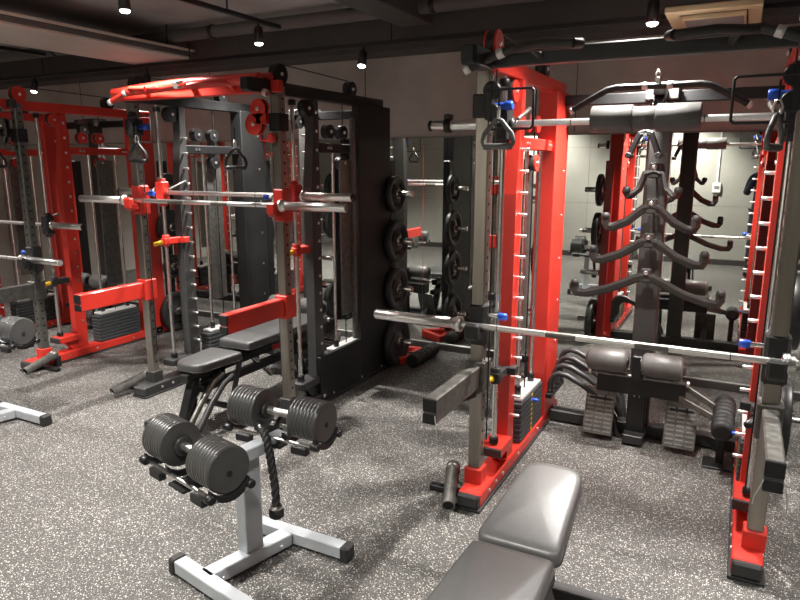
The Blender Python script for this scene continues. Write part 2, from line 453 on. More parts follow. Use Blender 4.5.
def pulley(parent, c, r=0.055, side='black', wheel='dark_grey', axis='x', w=0.03):
    ax = {'x': Vector((1, 0, 0)), 'y': Vector((0, 1, 0))}[axis]
    c = Vector(c)
    me = shared(('wh', r, wheel, axis, w), lambda: with_mat(MB().lathe(-ax * w / 2, ax, [(0, r * .92), (w * .1, r), (w * .5, r * .82), (w * .9, r), (w, r * .92)], 20), 'pulley_wheel', wheel))
    o = link('pulley_wheel', me, parent, c)
    me2 = shared(('ps', r, side, axis, w), lambda: with_mat(
        MB().lathe(-ax * (w / 2 + .012), ax, [(0, r * .98), (.002, r * 1.0), (.008, r * 1.0), (.01, r * .98)], 20)
            .lathe(ax * (w / 2 + .002), ax, [(0, r * .98), (.002, r * 1.0), (.008, r * 1.0), (.01, r * .98)], 20), 'side_plate', side))
    link('side_plate', me2, o)
    me3 = shared(('pb', axis, w), lambda: with_mat(MB().cyl(-ax * (w / 2 + .02), ax * (w / 2 + .02), 0.011, n=8, ch=.003), 'axle_bolt', 'bright_chrome'))
    link('axle_bolt', me3, o)
    return o

def station(name, label, loc, pal, smith_z, bar_z, arm_z, stop_z, sides=(-1, 1), tube_side=-1, shroud=False, centre=True, cat='training station', taper_top=True):
    T = thing(name, label, cat, loc)
    F, COLM, POST, ARM, CAR, CUP, CROSS, BACK = (pal[k] for k in ('frame', 'column', 'post', 'arm', 'carriage', 'cup', 'cross', 'back'))
    for s in sides:
        def bx(x0, x1, *a, **k): return B(min(s * x0, s * x1), max(s * x0, s * x1), *a, **k)
        # base rail
        XO = pal.get('right_shift', 0) if s == 1 else 0
        rl = bx(.52, .63, .03, 1.47, 0.012, .078, ch=.006).build('base_rail', F, T)
        B(min(s * .522, s * .628), max(s * .522, s * .628), 0, .034, .014, .076, .008).build('end_cap', 'dark_grey', rl)
        B(min(s * .51, s * .64), max(s * .51, s * .64), 0.0, 1.47, 0, .013, .002).build('rubber_foot', 'rubber', rl)
        bt = MB()
        for y in (.16, .26, .36, .62, 1.0, 1.3):
            bt.cyl((s * .515, y, .045), (s * .635, y, .045), .009, n=8)
        bt.build('rail_bolt', 'bright_chrome', rl)['kind'] = 'stuff'
        # front post
        ps = MB().bx(s * .595 - .03, s * .595 + .03, .135, .195, .07, 2.03, .005).build('front_post', POST, T)
        MB().bx(s * .595 - .042, s * .595 + .042, .122, .208, .07, .155, .005).build('post_socket', F, ps)
        hl = MB()
        for k in range(30):
            z = .22 + k * .06
            hl.cyl((s * .595 - .0306, .165, z), (s * .595 + .0306, .165, z), .008, n=8)
        for k in range(30):
            z = .22 + k * .06
            if pal.get('front_holes'): hl.cyl((s * .595, .1342, z), (s * .595, .14, z), .008, n=8)
        hl.build('hole_row', 'hole', ps)['kind'] = 'stuff'
        # guide rod with feet
        rod = Cy((s * .565, .335, .20), (s * .565, .335, 1.99), .0135, 14).build('guide_rod', 'chrome', T)
        for z in (.222, 1.95): Cy((s * .565, .335, z - .012), (s * .565, .335, z + .022), .024, 14, .004).build('rod_collar', 'black', rod)
        br = bx(.51, .625, .29, .47, .155, .205, ch=.005).build('rod_bracket', F, T)
        bx(.508, .622, .276, .291, .157, .203, ch=.004).build('end_cap', 'dark_grey', br)
        MB().prism([(.34, .155), (.47, .155), (.47, .075), (.42, .075)], 'yz', s * .575 - .02, s * .575 + .02).build('gusset', F, br)
        # first column, tapered foot and head
        c1 = MB()
        pts = [(.465, .075), (.465, 1.45), (.505, 1.80), (.51, 1.985), (.56, 1.985), (.56, .075)]
        c1.prism(pts, 'yz', s * .535, s * .60)
        cc = c1.build('front_column', COLM, T)
        bl = MB()
        for k in range(15):
            z = .30 + k * .115
            bl.cyl((s * .60, .53, z), (s * .608, .53, z), .011, n=8, ch=.003)
        bl.build('column_bolt', 'bright_chrome', cc)['kind'] = 'stuff'
        pm = shared(('peg', s), lambda: with_mat(MB().cyl((s * .548, 0, 0), (s * .495, 0, 0), .0085, n=10, ch=.002).cyl((s * .541, 0, 0), (s * .536, 0, 0), .014, n=10), 'lock_peg', 'bright_chrome'))
        for k in range(15): link('lock_peg', pm, cc, (0, .525, .30 + k * .105))
        # rear column / shroud
        if shroud and s == 1:
            bc = bx(.575, .632, 1.0, 1.455, .02, 2.0, ch=.004).build('rear_panel', BACK, T)
            bx(.53, .575, 1.13, 1.455, .02, 1.99, ch=.004).build('rear_column', COLM if False else BACK, T)
            lo = bx(.60, .632, .47, 1.0, .02, .335, ch=.004).build('stack_cover', BACK, T)
            bx(.545, .60, .47, .49, .02, .335, ch=.003).build('cover_return', BACK, lo)
            for y in (.50, .97):
                Cy((s * .632, y, .06), (s * .637, y, .06), .013, 10).build('cover_bolt', 'chrome', lo)
            bx(.60, .625, .925, .965, .36, 1.9, ch=.003).build('edge_strip', 'gunmetal', T)
        else:
            rc = bx(.52 if s < 0 else .572, .63, 1.13, 1.40, .075, 2.0, ch=.006).build('rear_column', BACK, T)
            bl = MB()
            for k in range(7):
                z = .25 + k * .26
                bl.cyl((s * (.52 if s < 0 else .572), 1.33, z), (s * (.516 if s < 0 else .568), 1.33, z), .009, n=8)
            bl.build('column_bolt', 'bright_chrome', rc)['kind'] = 'stuff'
        # top beams
        tb = bx(.545, .605, .10, 1.40, 1.985, 2.055, ch=.005).build('top_beam', pal['top'], T)
        bx(.543, .607, -.09, .12, 1.983, 2.057, ch=.005).build('beam_nose', pal.get('nose', pal['top']), tb) if not (pal.get('fig8') == 'red' and s < 0) else None
        (None if (pal.get('fig8') == 'red' and s < 0) else bx(.546, .604, -.104, -.088, 1.986, 2.054, ch=.006).build('end_cap', 'black', tb))
        b2 = bx(.545, .60, .555, 1.14, 1.665, 1.725, ch=.005).build('pulley_beam', pal['top'], T)
        bl = MB()
        for y in (.66, .69, 1.08, 1.11):
            bl.cyl((s * .54, y, 1.695), (s * .61, y, 1.695), .009, n=8)
        bl.build('beam_bolt', 'bright_chrome', b2)['kind'] = 'stuff'
        sd = pal['pulley']
        pulley(T, (s * .575, .20, 2.10), .058, sd)
        pulley(T, (s * .575, .46, 1.93), .052, sd)
        pulley(T, (s * .575, .70, 1.80), .045, sd)
        pulley(T, (s * .575, .86, 1.80), .045, sd)
        pulley(T, (s * .575, .86, 1.60), .045, sd)
        pulley(T, (s * .575, .98, 2.09), .05, 'black')
        # weight stack
        n = 8; ph = .029
        sm = shared(('stk',), lambda: with_mat(MB().bx(-.05, .05, .665, 1.095, 0, ph - .004, .004), 'stack_plate', 'stack_iron'))
        lm = shared(('stl', -s), lambda: with_mat(B(min(-s * .05, -s * .0512), max(-s * .05, -s * .0512), .86, .885, .006, .022, 0), 'plate_label', 'yellow'))
        for k in range(n):
            o = link('stack_plate', sm, T, (s * .575, 0, .082 + k * ph))
            if not shroud: link('plate_label', lm, o)
        hd = MB().bx(s * .575 - .045, s * .575 + .045, .69, 1.07, .082 + n * ph, .082 + n * ph + .02, .004).build('stack_head', 'white_steel', T)
        for y in (.75, 1.01):
            Cy((s * .575, y, .08), (s * .575, y, 1.67), .011, 10).build('stack_rod', 'chrome', T)
            MB().cyl((s * .575, y, .335), (s * .575, y, .385), .019, n=12, ch=.003).build('stack_bush', 'black', hd)
        Cy((s * .575, .88, .33), (s * .575, .88, 1.98), .004, 8).build('cable', 'black', T)
        Cy((s * .525, .875, .27), (s * .49, .875, .27), .010, 10, .002).build('selector_pin', 'blue', T)
        MB().bx(s * .60 - .006, s * .60 + .006, .80, .96, .55, 1.62, .002).build('rod_guard', pal['guard'], T)
        # cable in front
        Cy((s * .545, .165, .3), (s * .545, .165, 2.05), .0035, 6).build('cable', 'black', T)
        MB().tube([(s * .575, .20, 2.158), (s * .575, .6, 2.15), (s * .575, .98, 2.14)], .0035, 6).build('cable', 'black', T)
        # trolley with swivel pulleys on the post
        tz = pal['trolley_z']
        tr = MB().bx(s * .595 - .042, s * .595 + .042, .122, .208, tz - .05, tz + .05, .006).build('trolley', pal['trolley'], T)
        MB().cyl((s * .55, .165, tz), (s * .50, .165, tz), .014, n=12).cyl((s * .505, .165, tz), (s * .47, .165, tz), .02, n=12, ch=.004).build('trolley_knob', 'blue', tr)
        if pal.get('fig8') and s == 1:
            f8 = MB()
            for yo in (-.018, .018):
                f8.lathe((s * .50, .115 + yo - .004, tz + .075), (0, 1, 0), [(0, .052), (.002, .056), (.006, .056), (.008, .052)], 22)
                f8.lathe((s * .465, .115 + yo - .004, tz - .01), (0, 1, 0), [(0, .058), (.002, .062), (.006, .062), (.008, .058)], 22)
                f8.box((s * .52, .115 + yo, tz + .02), (.07, .008, .06))
            f8.build('swivel_plate', pal['fig8'], tr)
            for (xx, zz) in ((.50, tz + .075), (.465, tz - .01)):
                MB().lathe((s * xx, .102, zz), (0, 1, 0), [(0, .042), (.003, .046), (.013, .036), (.023, .046), (.026, .042)], 18).build('swivel_wheel', 'black', tr)
                Cy((s * xx, .085, zz), (s * xx, .145, zz), .012, 10, .003).build('axle_bolt', 'bright_chrome', tr)
            MB().tube([(s * .50, .115, tz - .07), (s * .50, .115, tz - .10), (s * .56, .115, tz - .105)], .008, 8).build('keeper', pal['fig8'], tr)
            MB().lathe((s * .575, .10, tz - .09), (0, 1, 0), [(0, .024), (.003, .027), (.027, .027), (.03, .024)], 14).build('keeper_block', pal['fig8'], tr)
        else:
            for (dz) in (.06, -.03):
                MB().lathe((s * .545, .10, tz + dz), (0, 1, 0), [(0, .034), (.003, .038), (.013, .030), (.023, .038), (.026, .034)], 18).build('swivel_wheel', 'black', tr)
            MB().box((s * .555, .113, tz + .015), (.03, .034, .15)).build('swivel_plate', pal['trolley'], tr)
            MB().tube([(s * .56, .09, tz + .06), (s * .37, .09, tz + .06), (s * .36, .09, tz + .05), (s * .36, .09, tz - .09), (s * .37, .09, tz - .10), (s * .55, .09, tz - .10)], .0055, 8).build('cable_guard', 'black', tr)
        # J-cup and safety arm
        if bar_z:
            jc = MB().bx(s * .595 - .043, s * .595 + .043, .128, .218, bar_z - .10, bar_z + .10, .012)
            jc.bx(s * .595 - .033, s * .595 + .033, .062, .13, bar_z - .065, bar_z - .016, .010)
            jc.bx(s * .595 - .033, s * .595 + .033, .052, .090, bar_z - .055, bar_z + .02, .010)
            j = jc.build('bar_cup', CUP, T)
            Cy((s * .55, .165, bar_z + .045), (s * .50, .165, bar_z + .045), .011, 10).build('pin_stem', 'chrome', j)
            Cy((s * .505, .165, bar_z + .045), (s * .465, .165, bar_z + .045), .017, 12, .004).build('pin_knob', 'blue', j)
        am = MB().bx(s * .595 - .045, s * .595 + .045, .116, .214, arm_z - .075, arm_z + .07, .006)
        am.bx(s * .595 - .028, s * .595 + .028, -.38, .118, arm_z - .055, arm_z + .055, .006)
        a = am.build('safety_arm', ARM, T)
        B(s * .595 - .029, s * .595 + .029, -.386, -.376, arm_z - .002, arm_z + .053, .003).build('arm_end_cap', 'black', a)
        B(s * .595 - .029, s * .595 + .029, -.386, -.376, arm_z - .053, arm_z - .010, .003).build('arm_end_cap', 'black', a)
        if pal.get('arm_web'):
            MB().prism([(.116, arm_z - .055), (.116, arm_z - .10), (-.12, arm_z - .055)], 'yz', s * .595 - .012, s * .595 + .012).build('arm_web', 'black', a)
            MB().tube([(s * .595 - .028, -.39, arm_z - .01), (s * .595 - .035, -.398, arm_z - .03), (s * .595 - .05, -.402, arm_z - .07), (s * .595 - .052, -.402, arm_z - .095)], .0022, 6).build('wire_clip', 'bright_chrome', a)
            MB().tube([(s * .595 + .028, -.39, arm_z - .01), (s * .595 + .034, -.398, arm_z - .03), (s * .595 + .042, -.402, arm_z - .07), (s * .595 + .042, -.402, arm_z - .105)], .0022, 6).build('wire_clip', 'bright_chrome', a)
        # adjustable stop on the guide rod with yellow knob
        so = MB().bx(s * .565 - .024, s * .565 + .024, .305, .455, stop_z - .022, stop_z + .022, .004)
        so.cyl((s * .565, .335, stop_z - .035), (s * .565, .335, stop_z + .045), .026, n=14, ch=.004)
        so.bx(s * .548, s * .50, .44, .50, stop_z - .02, stop_z + .02, .004)
        st = so.build('stop_arm', pal['stop'], T)
        MB().cyl((s * .565 - .006, .312, stop_z - .004), (s * .565 - .038, .255, stop_z - .018), .0165, n=12, ch=.005).build('stop_knob', 'yellow' if not (s == 1 and pal.get('dark_knob')) else 'black', st)
        # smith carriage
        ca = MB().bx(s * .565 - .034, s * .565 + .034, .30, .372, smith_z - .075, smith_z + .075, .008)
        ca.cyl((s * .565, .335, smith_z - .095), (s * .565, .335, smith_z + .095), .027, n=16, ch=.004)
        c = ca.build('carriage', CAR, T)
        MB().cyl((s * .535, .335, smith_z), (s * .515, .335, smith_z), .03, n=18, ch=.003).build('bearing_ring', CAR, c)
        MB().tube([(s * .50, .335, smith_z + .02), (s * .485, .40, smith_z + .05), (s * .49, .48, smith_z + .075), (s * .505, .515, smith_z + .03)], .009, 8).build('bar_hook', 'gunmetal', c)
        # rack tube for landmine
        if s == tube_side:
            tf, tb_ = pal['tube']
            tf = Vector((tf[0] * -s, tf[1], tf[2])); tb_ = Vector((tb_[0] * -s, tb_[1], tb_[2]))
            lm_ = MB().bx(s * .63, s * .81, .10, .14, .0, .032, .003).build('tube_bracket', 'black', T)
            MB().bx(tb_.x - .02, tb_.x + .02, tb_.y - .01, tb_.y + .03, .0, tb_.z - .02, .004).build('tube_yoke', 'black', lm_)
            dv = tb_ - tf; ln = dv.length
            MB().lathe(tf, dv, [(.02, .0255), (0, .0255), (0, .030), (ln - .05, .030), (ln - .05, .036), (ln - .005, .036), (ln, .03)], 18, True).build('bar_tube', 'gunmetal', T)
            MB().cyl(tf + dv.normalized() * .012, tf + dv.normalized() * .019, .0252, n=18).build('tube_bore', 'hole', T)
        MB().bx(s * .60 - .032, s * .60 + .032, PEG_Y - .035, PEG_Y + .035, .012, 1.62, .004).build('storage_post', pal['storage'], T)
        # plate pegs on the outside of the rear column
        for k, z in enumerate(PEG_Z):
            pg = Cy((s * .63, PEG_Y, z), (s * .635, PEG_Y, z), .035, 14, .002).build('peg_flange', 'black', T)
            Cy((s * .63, PEG_Y, z), (s * .80, PEG_Y, z), .0235, 16, .003).build('plate_peg', 'chrome', pg)
        if pal.get('front_pegs') and s == 1:
            for z in FPEG_Z:
                pg = Cy((.60, .53, z), (.608, .53, z), .035, 14, .002).build('peg_flange', 'black', T)
                Cy((.60, .53, z), (.76, .53, z), .0235, 16, .003).build('plate_peg', 'chrome', pg)
    # cross members
    xs0 = -.66 if -1 in sides else 0; xs1 = .66
    B(xs0, xs1, .085, .135, 1.99, 2.055, .005).build('front_crossbeam', CROSS, T)
    B(xs0 + .03, xs1 - .03, 1.26, 1.345, .012, .078, .005).build('rear_crossbeam', 'dark_grey', T)
    B(xs0 + .1, xs1 - .1, 1.28, 1.34, 1.92, 1.98, .005).build('rear_top_crossbeam', 'black', T)
    # smith bar
    sb = Cy((-.50, .335, smith_z), (.50, .335, smith_z), .0145, 16).build('smith_bar', 'bright_chrome', T)
    for s in (-1, 1):
        Cy((s * .50, .335, smith_z), (s * .62, .335, smith_z), .018, 16).build('bar_journal', 'chrome', sb)
        Cy((s * .62, .335, smith_z), (s * .64, .335, smith_z), .036, 18, .004).build('bar_collar', 'chrome', sb)
        Cy((s * .64, .335, smith_z), (s * pal.get('smith_half', .98), .335, smith_z), .024, 18, .003).build('bar_sleeve', 'bright_chrome' if pal.get('sleeve', 1) else 'gunmetal', sb)
        if pal.get('sleeve_cap', 1): Cy((s * pal.get('smith_half', .98), .335, smith_z), (s * (pal.get('smith_half', .98) + .015), .335, smith_z), .026, 18, .004).build('sleeve_cap', 'black', sb)
        if pal.get('clips'):
            MB().lathe((s * .82, .335, smith_z), (s, 0, 0), [(0, .024), (.002, .034), (.03, .034), (.032, .024)], 16, False).box((s * .836, .335, smith_z + .04), (.03, .05, .022)).build('bar_clip', 'black', sb)
        MB().cyl((s * .26, .335, smith_z), (s * .264, .335, smith_z), .0149, n=14).build('knurl_ring', 'dark_grey', sb)
    # pull-up grips on the front crossbeam
    g = pal['grip']
    for s in sides:
        a0 = Vector((s * .635, .02, 1.975)); a1 = Vector((s * .47, .02, 2.035)); a2 = Vector((s * .22, .02, 2.045)); a3 = Vector((s * .16, -.03, 2.035))
        pg = MB().tube([a0, a1, (s * .43, .02, 2.045), a2, a3, (s * .15, -.07, 2.03), (s * .17, -.10, 2.028)], .018, 12).build('pull_up_grip', g, T)
        MB().tube([(s * .42, .02, 2.042), (s * .30, -.10, 2.034), (s * .17, -.10, 2.028)], .016, 10).build('grip_branch', g, pg)
        MB().tube([(s * .36, .02, 2.045), (s * .34, .09, 2.02)], .015, 10).build('grip_strut', g, pg)
        for q, e in ((a0, a1 - a0), (a1 - Vector((s * .0, 0, 0)), a0 - a1)):
            e = e.normalized(); MB().cyl(q, q + e * .028, .0205, n=14, ch=.002).build('grip_ring', 'white_steel', pg)
        if pal.get('angle_grip') and s == 1:
            MB().cyl((.0, .10, 2.075), (.07, -.10, 2.035), .021, n=16, ch=.003).build('angled_grip', 'chrome', pg)
    if pal.get('thick_cross'):
        MB().tube([(-.6, .03, 2.035), (-.25, .03, 2.045), (.1, .0, 2.06), (.6, .0, 2.06)], .028, 12).build('pull_up_tube', CROSS, T)
        MB().tube([(-.6, .10, 2.06), (-.1, .08, 2.075), (.6, .1, 2.075)], .024, 12).build('pull_up_tube', CROSS, T)
    # central column
    if centre:
        cz = MB().bx(-.06, .06, 1.25, 1.33, .07, 1.96, .006).build('centre_column', 'column_grey' if pal.get('centre_grey') else 'handle_grey', T)
        MB().bx(-.085, .085, 1.22, 1.36, 1.93, 2.0, .005).build('column_head', 'handle_grey', cz)
        pulley(T, (0, 1.16, 1.90), .05, 'black')
        MB().bx(-.03, .03, 1.10, 1.30, 1.945, 1.985, .004).build('pulley_arm', 'handle_grey', T)
        MB().bx(-.525, -.485, 1.16, 1.48, .185, .215, .003).build('storage_rail', 'black', T)
        # low thigh roller bracket
        lb = MB().bx(-.05, .05, 1.17, 1.23, .06, .41, .005).build('roller_bracket', 'black', T)
        MB().bx(-.055, .055, 1.10, 1.26, .012, .065, .004).build('bracket_foot', 'dark_grey', lb)
        for z in (.30, .37):
            MB().tube([(-.014, 1.168, z - .022), (-.016, 1.166, z), (-.010, 1.166, z + .016), (.010, 1.166, z + .016), (.016, 1.166, z), (.014, 1.168, z - .022)], .003, 6).build('keyhole_edge', 'chrome', lb)
        Cy((-.26, 1.13, .41), (.27, 1.13, .41), .011, 12).build('roller_axle', 'gunmetal', lb)
        for x in (-.26, .0, .26): Cy((x - .008, 1.13, .41), (x + .008, 1.13, .41), .017, 10, .002).build('axle_nut', 'bright_chrome', lb)
        MB().bx(-.03, .03, 1.10, 1.19, .40, .54, .005).build('roller_post', 'black', lb)
        for x0, x1 in ((-.275, -.055), (.02, .235)):
            ro = MB().lathe((x0, 1.10, .50), (1, 0, 0), [(0, .04), (.008, .056), (.02, .067), (x1 - x0 - .02, .067), (x1 - x0 - .008, .060), (x1 - x0, .04)], 24).build('thigh_roller', 'foam', T)
            Cy((x0 - .004, 1.10, .50), (x0, 1.10, .50), .035, 16).build('roller_end', 'black', ro)
            Cy((x1, 1.10, .50), (x1 + .004, 1.10, .50), .035, 16).build('roller_end', 'black', ro)
        MB().bx(-.22, .25, 1.13, 1.24, .30, .40, .004).build('roller_box', 'black', T)
        # foot plates: ribbed tread
        for x in (-.20, .24):
            R = Matrix.Rotation(math.radians(-22), 3, 'X')
            c0 = Vector((x, 1.16, .165))
            fp = MB().box(c0, (.165, .010, .28), .002, R).build('foot_plate', 'gunmetal', T)
            rb = MB()
            for k in range(9):
                for q in range(3):
                    rb.box(c0 + R @ Vector((-.052 + q * .052, -.0065, -.12 + k * .0255)), (.042, .004, .009), .001, R)
            rb.build('tread_rib', 'tread_plate', fp)['kind'] = 'stuff'
            MB().box(c0 + R @ Vector((0, -.0056, .075)), (.125, .003, .03), .001, R).build('grip_slot', 'black', fp)
            MB().beam(c0 + Vector((0, .02, -.03)), (x, 1.28, .06), .05, .03).build('plate_stay', 'dark_grey', fp)
    return T

PEG_Z = (1.37, 1.01, .635, .20)
PEG_Y = 1.50
FPEG_Z = (1.36, .99, .50)
base = dict(frame='red', column='red', post='stainless', arm='gunmetal', carriage='dark_grey', cup='dark_grey', cross='dark_grey', back='red', top='red', pulley='red', guard='gunmetal', trolley='black', trolley_z=1.72, stop='dark_grey', grip='handle_grey')
base.update(tube=((-.725, -.095, .05), (-.681, .20, .11)), storage='black')
palC = dict(base, arm_web=1, front_pegs=1, clips=1, dark_knob=1, tube=((-.625, -.10, .060), (-.735, .225, .095)), trolley_z=1.84, smith_half=.92, nose='black', storage='dark_red')
palB = dict(base, frame='dark_grey', column='column_grey', arm='red', carriage='red', cup='red', cross='red', back='shroud', top='black', pulley='black', fig8='red', trolley_z=1.83, stop='red', grip='red', angle_grip=1, thick_cross=1, trolley='black', sleeve=1)
palA = dict(base, post='gunmetal', front_holes=1, fig8='gunmetal', trolley_z=1.80)
LC = (-.4325, 2.615, 0); LB = (-3.01, 2.965, 0); LA = (-5.425, 2.965, 0)
LCs = (LC[0] + .007, LC[1], 0)
stC = station('smith_station', 'red and stainless cable training station with gunmetal arms before the mirror', LCs, palC, 1.775, .868, .625, .565)
stC.scale = (1.012, 1, 1)
stB = station('smith_station', 'black cable training station with red safety arms in the middle', LB, palB, 1.40, 1.355, .745, 1.06, tube_side=-1, shroud=True)
stA = station('smith_station', 'red cable training station with grey posts at the left edge', LA, palA, 1.12, .872, .63, .66, tube_side=1)

# ------------------------------------------------------------------ weight plates on the outer pegs
def plate_mesh(r, t):
    def mk():
        # profile of an olympic plate: hub, dished web, thick rim (axis +x)
        prof = [(.001, .027), (0, .055), (t * .28, .062), (t * .30, r * .72), (0, r * .80), (0, r * .97), (t * .12, r), (t * .88, r), (t, r * .97), (t, r * .80), (t * .70, r * .72), (t * .72, .062), (t, .055), (t - .001, .027)]
        return with_mat(MB().lathe((0, 0, 0), (1, 0, 0), prof, 32, False), 'plate_body', 'cast_iron')
    return shared(('plate', r, t), mk)
def ring_mesh(t):
    return shared(('pring', t), lambda: with_mat(MB().lathe((0, 0, 0), (1, 0, 0), [(-.001, .0265), (-.001, .034), (t + .001, .034), (t + .001, .0265)], 20, False), 'hub_ring', 'chrome'))
def grip_mesh(r, t):
    def mk():
        mb = MB()
        for k in range(3):
            a = k * 2 * PI / 3 + .5
            c = Vector((t / 2, math.cos(a) * r * .55, math.sin(a) * r * .55))
            mb.box(c, (t * .62, .085, .03), .004, Matrix.Rotation(a - PI / 2, 3, 'X'))
        return with_mat(mb, 'grip_slot', 'hole')
    return shared(('pgrip', r, t), mk)
def plates(st, sname, s, spec, y=None):
    for (k, lst) in spec:
        x = .655 if st is LC else .64
        for i, (r, t, desc) in enumerate(lst):
            y0 = PEG_Y
            # a plate hangs on its peg: hole top rests on peg
            p = thing('weight_plate', '%s black weight plate on the %s peg, %s' % (desc, ('top', 'second', 'third', 'lowest')[k], sname), 'weight plate', (st[0] + s * x if s > 0 else st[0] - x - t, st[1] + y0, PEG_Z[k] - .003), group='weight plates on the outer pegs')
            link('plate_body', plate_mesh(r, t), p); link('hub_ring', ring_mesh(t), p); link('grip_slot', grip_mesh(r, t), p)['kind'] = 'stuff'
            x += t + .004
big = (.165, .045); mid = (.14, .035); sml = (.115, .03)
def Ds(*a): return list(a)
plates(LB, 'right outer side of the black station', 1, [(0, [(*mid, 'medium')]), (1, [(*big, 'inner large'), ]), (2, [(*big, 'single large')]), (3, [(.19, .05, 'largest')])])
plates(LC, 'left outer side of the right station', -1, [(0, [(*mid, 'medium')]), (1, [(*big, 'single large')]), (3, [(.19, .05, 'largest')])])
plates(LC, 'right outer side of the right station', 1, [(0, [(*sml, 'small')]), (1, [(*big, 'single large')]), (2, [(*mid, 'medium')]), (3, [(.19, .05, 'largest')])])
plates(LB, 'left outer side of the black station', -1, [(0, [(*mid, 'medium')]), (1, [(*big, 'single large')]), (3, [(.19, .05, 'largest')])])
plates(LA, 'right side of the leftmost station', 1, [(0, [(*mid, 'medium')]), (1, [(*big, 'single large')]), (2, [(*sml, 'small')]), (3, [(.19, .05, 'largest')])])

for z, (rr_, t_), nm in zip(FPEG_Z, ((.15, .04), (.165, .045), (.185, .05)), ('upper', 'middle', 'lower')):
    p = thing('weight_plate', 'black weight plate on the %s front peg behind the right stainless post' % nm, 'weight plate', (LC[0] + .655, LC[1] + .53, z - .003), group='weight plates on the outer pegs')
    link('plate_body', plate_mesh(rr_, t_), p); link('hub_ring', ring_mesh(t_), p); link('grip_slot', grip_mesh(rr_, t_), p)['kind'] = 'stuff'

# ------------------------------------------------------------------ barbells
def barbell(label, c, knurl=True):
    t = thing('barbell', label, 'barbell', c, group='barbells racked on the stations')
    Cy((-.655, 0, 0), (.655, 0, 0), .0142, 18).build('shaft', 'bright_chrome', t)
    for s in (-1, 1):
        sl = MB().lathe((s * .675, 0, 0), (s, 0, 0), [(0, .02), (0, .0245), (.425, .0245), (.429, .021)], 24).build('sleeve', 'bright_chrome', t)
        MB().lathe((s * .642, 0, 0), (s, 0, 0), [(0, .020), (.004, .0365), (.026, .0365), (.028, .029), (.042, .029), (.046, .0245)], 24).build('collar', 'bright_chrome', t)
        Cy((s * 1.1, 0, 0), (s * 1.106, 0, 0), .02, 18).build('sleeve_end', 'vent_grey', sl)
        MB().cyl((s * .47, 0, 0), (s * .474, 0, 0), .0146, n=16).build('knurl_ring', 'dark_grey', t)
        MB().cyl((s * .25, 0, 0), (s * .12, 0, 0), .01445, n=18).build('knurling', 'gunmetal', t)
    return t
barbell('long chrome barbell racked low across the red station in front', (-.451, LC[1] + .118, .868))
barbell('chrome barbell racked across the black station on red cups', (-3.04, LB[1] + .118, 1.355))
barbell('chrome barbell racked across the left red station', (-5.55, LA[1] + .118, .872))

# pad on the smith bar of the red station
pd = thing('barbell_pad', 'thick grey foam pad wrapped around the upper bar of the red station', 'bar pad', (LC[0] + .045, LC[1] + .335, 1.775))
def padseg(x0, x1, r, ch=.004):
    return MB().lathe((x0, 0, 0.008), (1, 0, 0), [(0, .02), (0, r - ch), (ch, r), (x1 - x0 - ch, r), (x1 - x0, r - ch), (x1 - x0, .02)], 32, False)
padseg(-.215, -.045, .056).build('foam_half', 'foam', pd)
padseg(.045, .215, .056).build('foam_half', 'foam', pd)
padseg(-.047, .047, .048, .002).build('neck_section', 'foam', pd)

# ------------------------------------------------------------------ pull handles
def d_handle(label, loc, rz=0, m='handle_pewter', sc=1.0):
    t = thing('pull_handle', label, 'pull handle', loc, rz, group='stirrup handles hanging from the cables')
    MB().tube([(-.058 * sc, 0, -.145 * sc), (-.066 * sc, 0, -.125 * sc), (-.058 * sc, 0, -.095 * sc), (-.034 * sc, 0, -.068 * sc), (-.016, 0, -.045 * sc), (0, 0, -.036 * sc), (.016, 0, -.045 * sc), (.034 * sc, 0, -.068 * sc), (.058 * sc, 0, -.095 * sc), (.066 * sc, 0, -.125 * sc), (.058 * sc, 0, -.145 * sc)], .0095, 10).build('stirrup', m, t)
    MB().lathe((-.062 * sc, 0, -.147 * sc), (1, 0, 0), [(0, .010), (.004, .013), (.03, .0145), (.062 * sc, .013), (.124 * sc - .03, .0145), (.124 * sc - .004, .013), (.124 * sc, .010)], 14).build('grip', m, t)
    MB().tube([(0, -.012, -.035), (0, -.016, -.01), (0, -.008, .012), (0, .008, .012), (0, .016, -.01), (0, .012, -.035), (0, 0, -.05 * sc)], .004, 8).build('snap_hook', 'bright_chrome', t)
    Cy((0, 0, .0), (0, 0, .08), .004, 8).build('hook_strap', 'black', t)
    return t
d_handle('grey stirrup handle hanging on the left post of the right station', (LC[0] - .495, LC[1] + .06, 1.815), .1)
d_handle('grey stirrup handle hanging on the right post of the right station', (LC[0] + .515, LC[1] + .06, 1.80), 1.2)
d_handle('black stirrup handle hanging by the red double pulley of the black station', (LB[0] + .35, LB[1] + .06, 1.72), .3, 'black')
d_handle('black stirrup handle hanging by the left post of the black station', (LB[0] - .46, LB[1] + .06, 1.76), .2, 'black')
d_handle('black stirrup handle hanging by the red pulley of the left station', (LA[0] + .43, LA[1] + .09, 1.72), .2, 'black')

